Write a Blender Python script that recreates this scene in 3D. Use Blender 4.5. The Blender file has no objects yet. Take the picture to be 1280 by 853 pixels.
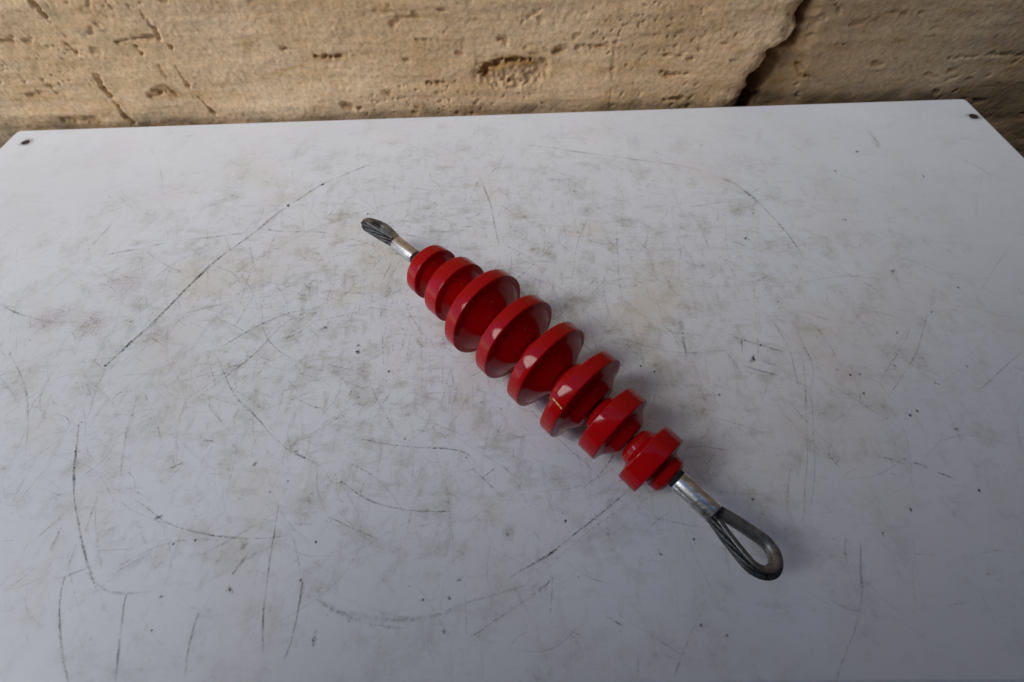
import bpy, bmesh, math, random
import numpy as np
from mathutils import Vector, Matrix

scn = bpy.context.scene
col = scn.collection
R = math.radians
U = 1.0 / 3.0                                   # one working unit in metres (camera height over the board)

# ------------------------------------------------------------------ camera
F_PX, PITCH, ROLL = 569.0, 0.99338, -0.05740    # focal length in pixels of a 1280 px wide frame
FW = Vector((0, math.cos(PITCH), -math.sin(PITCH)))
UP0 = Vector((0, math.sin(PITCH), math.cos(PITCH)))
RT0 = Vector((1, 0, 0))
RT = math.cos(ROLL) * RT0 + math.sin(ROLL) * UP0
UP = -math.sin(ROLL) * RT0 + math.cos(ROLL) * UP0
cd = bpy.data.cameras.new('camera')
cam = bpy.data.objects.new('camera', cd)
col.objects.link(cam)
cd.sensor_width = 36.0
cd.lens = 36.0 * F_PX / 1280.0
cd.clip_start = 0.01
cd.clip_end = 200.0
M3 = Matrix((RT, UP, -FW)).transposed()
cam.matrix_world = Matrix.Translation((0, 0, U)) @ M3.to_4x4()
cd.dof.use_dof = True
cd.dof.focus_distance = 0.345
cd.dof.aperture_fstop = 9.0
scn.camera = cam

# ------------------------------------------------------------------ sky, sun, exposure
SUN_EL, SUN_AZ = R(45), R(-115)                 # azimuth clockwise from +y, so the light comes from the left
w = bpy.data.worlds.new('World')
scn.world = w
w.use_nodes = True
nt = w.node_tree
sky = nt.nodes.new('ShaderNodeTexSky')
sky.sky_type = 'NISHITA'
sky.sun_disc = False
sky.sun_elevation = SUN_EL
sky.sun_rotation = SUN_AZ
sky.air_density = 1.0
sky.dust_density = 0.0
sky.ozone_density = 4.0
bg = nt.nodes['Background']
bg.inputs['Strength'].default_value = 0.10
nt.links.new(sky.outputs[0], bg.inputs['Color'])
sl = bpy.data.lights.new('sun', 'SUN')
sl.energy = 1.4
sl.angle = R(30)
sl.color = (1.0, 0.97, 0.905)
sun = bpy.data.objects.new('sun', sl)
col.objects.link(sun)
sd = Vector((math.sin(SUN_AZ) * math.cos(SUN_EL), math.cos(SUN_AZ) * math.cos(SUN_EL), math.sin(SUN_EL)))
sun.rotation_euler = sd.to_track_quat('Z', 'Y').to_euler()
scn.view_settings.view_transform = 'Standard'
scn.view_settings.look = 'None'
scn.view_settings.gamma = 1.0
scn.view_settings.use_curve_mapping = False
scn.view_settings.exposure = 0.95
scn.cycles.transparent_max_bounces = 24

# ------------------------------------------------------------------ helpers
def ray(px, py):
    return FW + RT * ((px - 640.0) / F_PX) - UP * ((py - 426.5) / F_PX)

def on_board(px, py):                           # point of the board's top (z = 0) behind a photograph pixel
    d = ray(px, py)
    t = -1.0 / d.z
    return Vector((d.x * t, d.y * t, 0.0)) * U

YAW = -0.04164
CYW, SYW = math.cos(YAW), math.sin(YAW)
def tb(a, b, z=0.0):                            # board frame (units) -> world metres
    return Vector((a * CYW - b * SYW, a * SYW + b * CYW, z)) * U
def inv_tb(p):                                  # world metres -> board frame, metres
    return (p.x * CYW + p.y * SYW, -p.x * SYW + p.y * CYW)

XL, XR, YB, YF = -1.9917, 1.7037, 1.7054, -0.0735
WALL_B = YB + 0.030                             # wall face in the board frame, units
def on_wall(px, py):                            # (a, z) on the wall face, metres
    d = ray(px, py)
    n = Vector((-SYW, CYW, 0))
    t = WALL_B / (d.dot(n))
    p = d * t
    return ((p.x * CYW + p.y * SYW) * U, (1.0 + p.z) * U)

def mesh_obj(name, verts, faces, mat, parent=None, smooth=False):
    me = bpy.data.meshes.new(name)
    me.from_pydata(verts, [], faces)
    me.update()
    if smooth:
        me.polygons.foreach_set('use_smooth', [True] * len(me.polygons))
    if mat:
        me.materials.append(mat)
    o = bpy.data.objects.new(name, me)
    col.objects.link(o)
    if parent:
        o.parent = parent
    return o

def bm_obj(name, bm, mat, parent=None, smooth=False):
    me = bpy.data.meshes.new(name)
    bmesh.ops.recalc_face_normals(bm, faces=bm.faces)
    bm.to_mesh(me)
    bm.free()
    if smooth:
        me.polygons.foreach_set('use_smooth', [True] * len(me.polygons))
    me.materials.append(mat)
    o = bpy.data.objects.new(name, me)
    col.objects.link(o)
    if parent:
        o.parent = parent
    return o

def empty(name, loc=(0, 0, 0), rz=0.0):
    o = bpy.data.objects.new(name, None)
    o.location = loc
    o.rotation_euler.z = rz
    o.empty_display_size = 0.05
    col.objects.link(o)
    return o

def tag(o, label=None, cat=None, group=None, kind=None):
    if label: o['label'] = label
    if cat: o['category'] = cat
    if group: o['group'] = group
    if kind: o['kind'] = kind

def hash2(ix, iy, seed):
    n = (ix.astype(np.int64) * 374761393 + iy.astype(np.int64) * 668265263 + seed * 974634777) & 0x7fffffff
    n = ((n ^ (n >> 13)) * 1274126177) & 0x7fffffff
    n = n ^ (n >> 16)
    return (n & 0xffffff) / float(0xffffff)

def vnoise(x, y, seed):
    ix, iy = np.floor(x), np.floor(y)
    fx, fy = x - ix, y - iy
    fx = fx * fx * fx * (fx * (fx * 6 - 15) + 10)
    fy = fy * fy * fy * (fy * (fy * 6 - 15) + 10)
    a, b = hash2(ix, iy, seed), hash2(ix + 1, iy, seed)
    c, d = hash2(ix, iy + 1, seed), hash2(ix + 1, iy + 1, seed)
    return (a + (b - a) * fx) * (1 - fy) + (c + (d - c) * fx) * fy

def fbm(x, y, seed, octv=4, gain=0.5):
    s, a, t = 0.0, 1.0, 0.0
    for k in range(octv):
        s = s + a * vnoise(x, y, seed + 17 * k)
        t += a
        a *= gain
        x, y = x * 2.03 + 11.3, y * 2.03 - 7.1
    return s / t - 0.5

# ------------------------------------------------------------------ materials
def new_mat(name):
    m = bpy.data.materials.new(name)
    m.use_nodes = True
    t = m.node_tree
    return m, t, t.nodes['Principled BSDF']

def node(t, kind, **kw):
    n = t.nodes.new(kind)
    for k, v in kw.items():
        if hasattr(n, k):
            setattr(n, k, v)
        else:
            n.inputs[k.replace('_', ' ')].default_value = v
    return n

def ramp(t, src, stops):
    r = t.nodes.new('ShaderNodeValToRGB')
    els = r.color_ramp.elements
    while len(els) < len(stops):
        els.new(0.5)
    for e, (p, c) in zip(els, stops):
        e.position = p
        e.color = c if len(c) == 4 else (*c, 1)
    t.links.new(src, r.inputs[0])
    return r.outputs[0]

def mapped(t, scale=(1, 1, 1), rot=(0, 0, 0), loc=(0, 0, 0)):
    tc = t.nodes.new('ShaderNodeTexCoord')
    mp = t.nodes.new('ShaderNodeMapping')
    mp.inputs['Scale'].default_value = scale
    mp.inputs['Rotation'].default_value = rot
    mp.inputs['Location'].default_value = loc
    t.links.new(tc.outputs['Object'], mp.inputs[0])
    return mp.outputs[0]

def noise(t, vec, scale, detail=4, rough=0.55, dist=0.0):
    n = t.nodes.new('ShaderNodeTexNoise')
    n.inputs['Scale'].default_value = scale
    n.inputs['Detail'].default_value = detail
    n.inputs['Roughness'].default_value = rough
    n.inputs['Distortion'].default_value = dist
    t.links.new(vec, n.inputs['Vector'])
    return n.outputs[0]

def mix(t, a, b, f, mode='MIX'):
    m = t.nodes.new('ShaderNodeMix')
    m.data_type = 'RGBA'
    m.blend_type = mode
    for s, v in ((m.inputs[0], f), (m.inputs[6], a), (m.inputs[7], b)):
        if isinstance(v, bpy.types.NodeSocket):
            t.links.new(v, s)
        elif isinstance(v, (int, float)):
            s.default_value = v
        else:
            s.default_value = v if len(v) == 4 else (*v, 1)
    return m.outputs[2]

def math_n(t, op, a, b=0.0):
    m = t.nodes.new('ShaderNodeMath')
    m.operation = op
    for s, v in ((m.inputs[0], a), (m.inputs[1], b)):
        if isinstance(v, bpy.types.NodeSocket):
            t.links.new(v, s)
        else:
            s.default_value = v
    return m.outputs[0]

def bump(t, b, h, strength, dist):
    n = t.nodes.new('ShaderNodeBump')
    n.inputs['Strength'].default_value = strength
    n.inputs['Distance'].default_value = dist
    t.links.new(h, n.inputs['Height'])
    t.links.new(n.outputs[0], b.inputs['Normal'])

# worn white plastic board
def make_board_mat():
    m, t, b = new_mat('worn_white_plastic')
    v = mapped(t)
    vs = mapped(t, (1.0, 3.6, 1), (0, 0, R(52)))
    vs2 = mapped(t, (4.0, 1.0, 1), (0, 0, R(-24)))
    big = noise(t, v, 5.0, 2, 0.6)
    mid = noise(t, v, 30.0, 5, 0.72)
    fine = noise(t, v, 190.0, 3, 0.75)
    st = noise(t, vs, 26.0, 4, 0.68)
    st2 = noise(t, vs2, 30.0, 4, 0.68)
    # worn, handled middle of the board
    sx = t.nodes.new('ShaderNodeVectorMath'); sx.operation = 'LENGTH'
    vm = mapped(t, (1.75, 2.9, 0), loc=(0.02, 0.06, 0))
    t.links.new(vm, sx.inputs[0])
    core = ramp(t, sx.outputs['Value'], [(0.25, (1, 1, 1)), (0.95, (0.0, 0.0, 0.0))])
    base = ramp(t, big, [(0.3, (0.722, 0.750, 0.790)), (0.7, (0.780, 0.812, 0.862))])
    grime = ramp(t, mid, [(0.50, (0, 0, 0)), (0.70, (1, 1, 1))])
    g1 = math_n(t, 'MULTIPLY', grime, math_n(t, 'ADD', math_n(t, 'MULTIPLY', core, 0.50), 0.13))
    c = mix(t, base, (0.37, 0.36, 0.275), g1)
    s1 = ramp(t, st, [(0.55, (0, 0, 0)), (0.70, (1, 1, 1))])
    g2 = math_n(t, 'MULTIPLY', s1, math_n(t, 'ADD', math_n(t, 'MULTIPLY', core, 0.42), 0.03))
    c = mix(t, c, (0.33, 0.325, 0.255), g2)
    s2 = ramp(t, st2, [(0.56, (0, 0, 0)), (0.70, (1, 1, 1))])
    g3 = math_n(t, 'MULTIPLY', s2, math_n(t, 'ADD', math_n(t, 'MULTIPLY', core, 0.38), 0.03))
    c = mix(t, c, (0.33, 0.33, 0.275), g3)
    f1 = ramp(t, fine, [(0.54, (0, 0, 0)), (0.68, (1, 1, 1))])
    g4 = math_n(t, 'MULTIPLY', f1, math_n(t, 'MULTIPLY', grime, math_n(t, 'ADD', math_n(t, 'MULTIPLY', core, 0.75), 0.2)))
    c = mix(t, c, (0.17, 0.16, 0.13), g4)
    yel = ramp(t, noise(t, v, 9.0, 4, 0.5, 0.3), [(0.50, (0, 0, 0)), (0.72, (1, 1, 1))])
    c = mix(t, c, (0.66, 0.575, 0.44), math_n(t, 'MULTIPLY', yel, math_n(t, 'ADD', math_n(t, 'MULTIPLY', core, 0.45), 0.10)))
    t.links.new(c, b.inputs['Base Color'])
    rr = ramp(t, mid, [(0.3, (0.30,) * 3), (0.75, (0.52,) * 3)])
    t.links.new(rr, b.inputs['Roughness'])
    b.inputs['Specular IOR Level'].default_value = 0.5
    bump(t, b, fine, 0.10, 0.0005)
    return m
M_BOARD = make_board_mat()

def make_mark_mat():
    m, t, b = new_mat('scratch_dirt')
    at = t.nodes.new('ShaderNodeAttribute'); at.attribute_name = 'mark'
    b.inputs['Roughness'].default_value = 0.7
    b.inputs['Specular IOR Level'].default_value = 0.2
    t.links.new(at.outputs['Color'], b.inputs['Base Color'])
    n = noise(t, mapped(t), 420.0, 3, 0.7)
    r = ramp(t, n, [(0.37, (0.06,) * 3), (0.60, (1, 1, 1))])
    a = math_n(t, 'MULTIPLY', at.outputs['Alpha'], r)
    t.links.new(a, b.inputs['Alpha'])
    return m
M_MARK = make_mark_mat()

def make_stone_mat(name, tone):
    m, t, b = new_mat(name)
    v = mapped(t)
    vh = mapped(t, (1, 1, 4.0))
    big = noise(t, v, 3.0, 5, 0.6, 0.5)
    mid = noise(t, vh, 14.0, 6, 0.65, 0.8)
    fine = noise(t, v, 210.0, 4, 0.75)
    c = ramp(t, big, [(0.3, (0.66, 0.44, 0.245)), (0.52, (0.78, 0.56, 0.355)), (0.72, (0.82, 0.63, 0.43))])
    och = ramp(t, mid, [(0.52, (0, 0, 0)), (0.74, (1, 1, 1))])
    c = mix(t, c, (0.54, 0.32, 0.11), math_n(t, 'MULTIPLY', och, 0.62))
    pale = ramp(t, mid, [(0.26, (1, 1, 1)), (0.44, (0, 0, 0))])
    c = mix(t, c, (0.70, 0.585, 0.42), math_n(t, 'MULTIPLY', pale, 0.45))
    sp = ramp(t, fine, [(0.28, (0.50,) * 3), (0.50, (0.95, 0.95, 0.95)), (0.75, (1.15,) * 3)])
    c = mix(t, c, sp, 0.75, 'MULTIPLY')
    bl = ramp(t, noise(t, vh, 38.0, 4, 0.7), [(0.36, (0.80, 0.74, 0.66)), (0.56, (1, 1, 1)), (0.70, (1.08, 1.06, 1.04))])
    c = mix(t, c, bl, 0.45, 'MULTIPLY')
    at = t.nodes.new('ShaderNodeAttribute'); at.attribute_name = 'stain'
    c = mix(t, c, (0.33, 0.175, 0.055), at.outputs['Fac'])
    at2 = t.nodes.new('ShaderNodeAttribute'); at2.attribute_name = 'moss'
    c = mix(t, c, (0.20, 0.185, 0.085), at2.outputs['Fac'])
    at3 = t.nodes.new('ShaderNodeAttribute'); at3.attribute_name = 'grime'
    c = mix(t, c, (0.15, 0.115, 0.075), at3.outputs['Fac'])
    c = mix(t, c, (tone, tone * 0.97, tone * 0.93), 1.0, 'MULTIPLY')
    t.links.new(c, b.inputs['Base Color'])
    b.inputs['Roughness'].default_value = 0.9
    b.inputs['Specular IOR Level'].default_value = 0.2
    h = math_n(t, 'ADD', fine, noise(t, v, 420.0, 3, 0.6))
    bump(t, b, h, 0.28, 0.0012)
    return m
M_STONE = make_stone_mat('limestone', 1.12)
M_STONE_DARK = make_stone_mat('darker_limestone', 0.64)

def make_red():
    m, t, b = new_mat('red_gloss_plastic')
    v = mapped(t)
    n = noise(t, v, 40.0, 4, 0.6)
    c = ramp(t, n, [(0.3, (0.37, 0.0020, 0.003)), (0.7, (0.43, 0.003, 0.005))])
    vs = mapped(t, (1, 1, 0.16), (R(20), R(8), 0))
    sc = ramp(t, noise(t, vs, 210.0, 4, 0.65), [(0.60, (0, 0, 0)), (0.70, (1, 1, 1))])
    pt = ramp(t, noise(t, v, 60.0, 3, 0.5), [(0.50, (0, 0, 0)), (0.60, (1, 1, 1))])
    s = math_n(t, 'MULTIPLY', sc, pt)
    c = mix(t, c, (0.62, 0.16, 0.15), math_n(t, 'MULTIPLY', s, 0.35))
    t.links.new(c, b.inputs['Base Color'])
    r = ramp(t, n, [(0.3, (0.07,) * 3), (0.75, (0.13,) * 3)])
    t.links.new(math_n(t, 'ADD', r, math_n(t, 'MULTIPLY', s, 0.35)), b.inputs['Roughness'])
    b.inputs['Specular IOR Level'].default_value = 0.20
    bump(t, b, noise(t, v, 55.0, 3, 0.5), 0.08, 0.0010)
    return m
M_RED = make_red()

def make_metal(name, c0, c1, rough0, rough1, metallic, scale=(1, 1, 1), nscale=120.0, bmp=0.2):
    m, t, b = new_mat(name)
    v = mapped(t, scale)
    n = noise(t, v, nscale, 5, 0.65)
    t.links.new(ramp(t, n, [(0.35, c0), (0.65, c1)]), b.inputs['Base Color'])
    t.links.new(ramp(t, n, [(0.35, (rough0,) * 3), (0.65, (rough1,) * 3)]), b.inputs['Roughness'])
    b.inputs['Metallic'].default_value = metallic
    if bmp:
        bump(t, b, n, bmp, 0.0006)
    return m
M_GLINT = make_metal('orange_glint_paint', (0.75, 0.36, 0.09), (0.95, 0.62, 0.25), 0.5, 0.4, 0.0, nscale=500.0, bmp=0)  # orange colour standing in for a reflected glint
M_ALU = make_metal('scuffed_aluminium', (0.40, 0.395, 0.385), (0.84, 0.835, 0.83), 0.45, 0.22, 1.0, (0.7, 1.4, 1.4), 170.0, 0.3)
M_ROPE = make_metal('greasy_steel_wire', (0.025, 0.025, 0.027), (0.12, 0.12, 0.125), 0.55, 0.38, 0.6, (1, 1, 1), 400.0, 0.3)
M_THIM = make_metal('dull_zinc', (0.13, 0.13, 0.128), (0.30, 0.30, 0.30), 0.52, 0.38, 0.8, (1, 1, 1), 140.0, 0.15)
M_BLACK = make_metal('black_rubber', (0.004, 0.004, 0.0045), (0.010, 0.010, 0.011), 0.75, 0.9, 0.0, nscale=90.0)
M_SCREW = make_metal('rusty_dark_screw', (0.03, 0.028, 0.026), (0.07, 0.06, 0.05), 0.6, 0.7, 0.5, nscale=200.0)
M_FRAME = make_metal('grey_painted_steel', (0.10, 0.10, 0.10), (0.14, 0.14, 0.14), 0.5, 0.6, 0.0, nscale=40.0)
M_GROUND = make_metal('dark_concrete', (0.07, 0.065, 0.06), (0.12, 0.11, 0.10), 0.9, 0.95, 0.0, nscale=12.0)
M_BLOCKER = make_metal('dark_grey_blocker', (0.05, 0.052, 0.056), (0.085, 0.088, 0.095), 0.9, 0.95, 0.0, nscale=6.0)  # dark grey of the added light blockers

# ------------------------------------------------------------------ ground and the added light blockers
def box_bm(lo, hi):
    bm = bmesh.new()
    bmesh.ops.create_cube(bm, size=1.0)
    for v in bm.verts:
        v.co = Vector(((lo[i] + hi[i]) / 2 + v.co[i] * (hi[i] - lo[i]) for i in range(3)))
    return bm

gv, gf = [], []
N = 24
for j in range(N + 1):
    for i in range(N + 1):
        x, y = -6 + 12 * i / N, -6 + 12 * j / N
        gv.append((x, y, -0.80 + 0.004 * math.sin(3 * x + 1.3) * math.cos(2.2 * y)))
for j in range(N):
    for i in range(N):
        k = j * (N + 1) + i
        gf.append((k, k + 1, k + N + 2, k + N + 1))
o = mesh_obj('ground', gv, gf, M_GROUND)
tag(o, kind='structure')

def light_blocker():  # unseen blocks added to shade the board's front and right
    bm = box_bm((-0.86, -1.2, -0.82), (1.30, -0.21, 2.19))
    bmesh.ops.bevel(bm, geom=list(bm.edges), offset=0.02, segments=2, affect='EDGES')
    tag(bm_obj('light_blocker', bm, M_BLOCKER), kind='structure')
    bm = box_bm((1.302, -1.2, -0.82), (1.8, 0.70, 2.19))
    bmesh.ops.bevel(bm, geom=list(bm.edges), offset=0.02, segments=2, affect='EDGES')
    tag(bm_obj('side_light_blocker', bm, M_BLOCKER), kind='structure')  # block added to cut sky light from the right
    # unseen slab added overhead to block sky, open along the stone wall
    out = [(3.2, 0.02), (0.10, 0.02), (-4.4, -1.80), (-4.4, -3.2), (3.2, -3.2)]
    n = len(out)
    v = [(x, y, 2.20) for x, y in out] + [(x, y, 2.32) for x, y in out]
    f = [tuple(reversed(range(n))), tuple(range(n, 2 * n))] + [(i, (i + 1) % n, n + (i + 1) % n, n + i) for i in range(n)]
    tag(mesh_obj('overhead_light_blocker', v, f, M_BLOCKER), kind='structure')
light_blocker()

# ------------------------------------------------------------------ stone wall behind the board
CRACK = [(1020, -30), (1013, 0), (1006, 18), (1003, 28), (996, 42), (990, 52), (975, 60), (961, 67), (957, 78), (948, 90), (941, 98), (935, 108), (930, 118), (924, 130), (915, 150), (905, 175)]
CW = [on_wall(*p) for p in CRACK]
CWZ = np.array([p[1] for p in CW][::-1]); CWA = np.array([p[0] for p in CW][::-1])

def seg_dist(A, Z, pts):
    d = np.full(A.shape, 1e9)
    for (a0, z0), (a1, z1) in zip(pts[:-1], pts[1:]):
        ex, ez = a1 - a0, z1 - z0
        L = ex * ex + ez * ez + 1e-12
        t = np.clip(((A - a0) * ex + (Z - z0) * ez) / L, 0, 1)
        d = np.minimum(d, np.hypot(A - a0 - t * ex, Z - z0 - t * ez))
    return d

def smooth(e0, e1, x):                           # also falls when e1 < e0
    t = np.clip((x - e0) / (e1 - e0), 0, 1)
    return t * t * (3 - 2 * t)

def wall_height(A, Z):
    """relief of the stone (metres towards the viewer), ochre stain and moss masks"""
    e = fbm(A * 75, Z * 75, 3, 3) * 0.017
    crack_a = np.interp(Z, CWZ, CWA) + e
    d = A - crack_a                                   # > 0 right of the broken edge
    h = fbm(A * 7, Z * 11, 5, 3) * 0.008 + fbm(A * 70, Z * 100, 9, 4) * 0.0010 + fbm(A * 260, Z * 300, 21, 2) * 0.0007
    # horizontal bedding ledges
    bed = fbm(A * 6, Z * 75, 31, 3)
    h += 0.0022 * bed + 0.0012 * fbm(A * 28, Z * 40, 33, 3)
    stain = np.zeros_like(A)
    # pits
    pit = 0.5 * vnoise(A * 96 + Z * 70, Z * 110 - A * 75, 41) + 0.5 * vnoise(A * 130 - Z * 90, Z * 140 + A * 60, 42)
    zone = vnoise(A * 14, Z * 20, 43)
    p = smooth(0.72, 0.86, pit) * smooth(0.52, 0.70, zone)
    h -= 0.0015 * p
    stain += 0.25 * p
    pit2 = 0.6 * vnoise(A * 45 + Z * 30, Z * 110 + A * 9, 47) + 0.4 * vnoise(A * 100 + Z * 80, Z * 190 - A * 30, 48)
    p2 = smooth(0.74, 0.86, pit2) * smooth(0.60, 0.78, vnoise(A * 9, Z * 15, 49))
    h -= 0.0018 * p2
    stain += 0.40 * p2
    pit3 = 0.55 * vnoise(A * 230 + Z * 120, Z * 260 - A * 90, 51) + 0.45 * vnoise(A * 310 - Z * 160, Z * 330 + A * 140, 52)
    p3 = smooth(0.74, 0.86, pit3) * smooth(0.58, 0.80, vnoise(A * 7, Z * 13, 53))
    h -= 0.0016 * p3
    stain += 0.20 * p3
    # named features seen in the photograph: (pixels), half width, depth, stain
    feats = [
        ([(604, 92), (612, 84), (630, 78), (650, 77), (668, 77)], 4, 0.012, 0.9),
        ([(604, 93), (618, 98), (640, 99), (664, 95), (674, 86)], 12, 0.007, 0.25),
        ([(394, 72), (412, 73), (426, 71)], 3.2, 0.010, 0.7),
        ([(352, 61), (362, 63)], 2.2, 0.007, 0.4),
        ([(535, 105), (550, 104), (568, 103)], 2.4, 0.007, 0.7),
        ([(518, 50), (534, 50), (548, 49)], 1.8, 0.004, 0.4),
        ([(695, 62), (707, 61)], 3.0, 0.008, 0.4), ([(720, 60), (760, 57)], 1.6, 0.004, 0.5),
        ([(768, 62), (765, 100), (762, 130)], 1.6, 0.003, 0.1),
        ([(828, 90), (836, 94), (860, 92)], 2.8, 0.007, 0.5), ([(830, 125), (850, 122)], 3.0, 0.008, 0.5),
        ([(38, 2), (48, 12), (60, 26), (66, 30)], 2.8, 0.010, 0.2), ([(70, 33), (80, 44)], 2.0, 0.006, 0.4),
        ([(84, 56), (94, 65)], 3.2, 0.010, 0.1), ([(120, 95), (130, 112), (138, 121)], 2.4, 0.010, 0.2),
        ([(148, 133), (157, 147), (166, 152)], 2.8, 0.010, 0.2),
        ([(180, 20), (196, 36), (200, 50)], 1.8, 0.006, 0.1), ([(170, 57), (178, 66)], 2.2, 0.009, 0.1),
        ([(214, 58), (222, 71)], 2.2, 0.009, 0.1), ([(222, 85), (240, 115), (254, 128)], 1.8, 0.006, 0.3), ([(254, 128), (268, 143)], 2.6, 0.010, 0.1),
        ([(145, 52), (165, 48), (190, 46)], 2.5, 0.005, 0.5), ([(188, 120), (206, 112), (216, 116)], 4.0, 0.008, 0.7),
        ([(200, 82), (208, 95)], 2.5, 0.006, 0.5), ([(36, 120), (56, 117)], 2.6, 0.005, 0.6), ([(0, 52), (36, 53)], 2.2, 0.004, 0.5), ([(60, 105), (72, 118)], 1.8, 0.004, 0.4),
        ([(80, 152), (120, 150)], 4, 0.004, 0.6),
        ([(430, 132), (448, 136)], 4.0, 0.010, 0.1), ([(478, 116), (486, 115)], 3.0, 0.005, 0.5),
        ([(624, 50), (632, 52)], 3.0, 0.006, 0.1), ([(652, 30), (676, 12)], 1.4, 0.003, 0.1),
        ([(628, 102), (634, 104)], 3.5, 0.007, 0.2), ([(668, 96), (672, 92)], 2.0, 0.005, 0.2),
        ([(1046, 58), (1062, 59)], 2.0, 0.006, 0.1), ([(1018, 30), (1034, 26)], 4.0, 0.007, 0.0), ([(1046, 2), (1050, 18)], 2.4, 0.006, 0.1),
        ([(1000, 85), (1004, 95), (1014, 100)], 2.2, 0.009, 0.3), ([(997, 108), (999, 125)], 3.0, 0.006, 0.0),
        ([(1180, 76), (1215, 74), (1240, 72), (1280, 72)], 2.0, 0.005, 0.1),
    ]
    pxm = 0.00118
    for pts, hw, dep, stn in feats:
        ww = [on_wall(*p) for p in pts]
        amin, amax = min(p[0] for p in ww) - 0.03, max(p[0] for p in ww) + 0.03
        zmin, zmax = min(p[1] for p in ww) - 0.03, max(p[1] for p in ww) + 0.03
        mk = (A > amin) & (A < amax) & (Z > zmin) & (Z < zmax)
        if not mk.any():
            continue
        a, z = A[mk], Z[mk]
        dd = seg_dist(a, z, ww) + fbm(a * 110, z * 110, 77, 3) * 0.0075 + 0.0006
        m = 1 - smooth(hw * pxm * 0.25, hw * pxm * 1.30, dd)
        m = m * (0.25 + 0.75 * smooth(0.30, 0.52, 0.6 * vnoise(a * 170 + z * 90, z * 210 - a * 60, 81) + 0.4 * vnoise(a * 340, z * 360, 83)))
        h[mk] -= 0.55 * dep * m * (0.75 + 0.5 * vnoise(a * 120, z * 120, 91))
        stain[mk] += stn * (1 - smooth(hw * pxm * 0.6, hw * pxm * 2.2, dd)) * (0.35 + 0.9 * vnoise(a * 130, z * 170, 85))
    moss = 0.85 * smooth(0.10, 0.0, np.hypot((A - on_wall(30, 20)[0]) * 0.55, Z - on_wall(30, 20)[1])) * smooth(-0.2, 0.12, fbm(A * 12, Z * 16, 63, 3))
    return h, np.clip(stain, 0, 0.9), np.clip(moss, 0, 0.8), d

def grid_piece(name, A0, A1, Z0, Z1, step, side, parent):
    na, nz = int((A1 - A0) / step) + 1, int((Z1 - Z0) / step) + 1
    a = np.linspace(A0, A1, na)
    z = np.linspace(Z0, Z1, nz)
    A, Z = np.meshgrid(a, z)
    h, stain, moss, d = wall_height(A, Z)
    if side == 'left':
        h = h - 0.006 * smooth(-0.030, -0.002, d) ** 2 - 0.010 * smooth(-0.010, 0.001, d) * (0.4 + vnoise(A * 70, Z * 70, 55))
        h = np.where(d > 0, -0.085, h)
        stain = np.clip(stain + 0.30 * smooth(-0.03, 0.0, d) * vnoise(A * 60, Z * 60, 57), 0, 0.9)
        keep = d < step * 2.5
    else:
        wid = np.interp(Z, [on_wall(970, 125)[1], on_wall(985, 75)[1], on_wall(1000, 45)[1], on_wall(1015, 0)[1]], [0.085, 0.062, 0.026, 0.020])
        wid = wid * (0.8 + 0.5 * vnoise(A * 30, Z * 30, 58))
        h = h * 0.7 - 0.005 - 0.010 * (1 - smooth(0.20 * wid, wid, d)) - 0.050 * (1 - smooth(0.06 * wid + 0.002, 0.30 * wid + 0.004, d))
        h = np.where(d < 0.002, -0.090, h)
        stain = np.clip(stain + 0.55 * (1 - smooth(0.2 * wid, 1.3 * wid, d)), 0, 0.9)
        keep = d > -0.012
    Y = -h                                            # towards the viewer is -y in the wall frame
    verts = np.stack([A.ravel(), Y.ravel(), Z.ravel()], -1)
    k = (np.arange(nz - 1)[:, None] * na + np.arange(na - 1)[None, :])
    quads = np.stack([k, k + 1, k + na + 1, k + na], -1).reshape(-1, 4)
    kf = keep.ravel()
    quads = quads[kf[quads].all(1)]
    used = np.zeros(len(verts), bool)
    used[quads.ravel()] = True
    idx = np.cumsum(used) - 1
    verts, quads = verts[used], idx[quads]
    me = bpy.data.meshes.new(name)
    me.vertices.add(len(verts)); me.vertices.foreach_set('co', verts.ravel())
    me.loops.add(quads.size); me.loops.foreach_set('vertex_index', quads.ravel())
    me.polygons.add(len(quads))
    me.polygons.foreach_set('loop_start', np.arange(0, quads.size, 4))
    me.polygons.foreach_set('loop_total', np.full(len(quads), 4))
    me.polygons.foreach_set('use_smooth', np.ones(len(quads), bool))
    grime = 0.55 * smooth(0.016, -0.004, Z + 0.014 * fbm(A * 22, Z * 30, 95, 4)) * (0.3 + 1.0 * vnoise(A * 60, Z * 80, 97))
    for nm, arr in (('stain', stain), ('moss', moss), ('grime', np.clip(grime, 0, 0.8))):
        at = me.attributes.new(nm, 'FLOAT', 'POINT')
        at.data.foreach_set('value', arr.ravel()[used].astype(np.float32))
    me.update(calc_edges=True)
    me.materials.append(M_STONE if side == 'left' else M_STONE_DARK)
    o = bpy.data.objects.new(name, me)
    col.objects.link(o)
    o.parent = parent
    return o

wall = empty('stone_wall', tb(0, WALL_B, 0), YAW)
tag(wall, 'weathered tan limestone wall with a jagged dark crack behind the white tabletop', 'wall')
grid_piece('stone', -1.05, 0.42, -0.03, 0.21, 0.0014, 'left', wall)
grid_piece('stone', 0.26, 1.05, -0.30, 0.21, 0.0015, 'right', wall)
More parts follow.
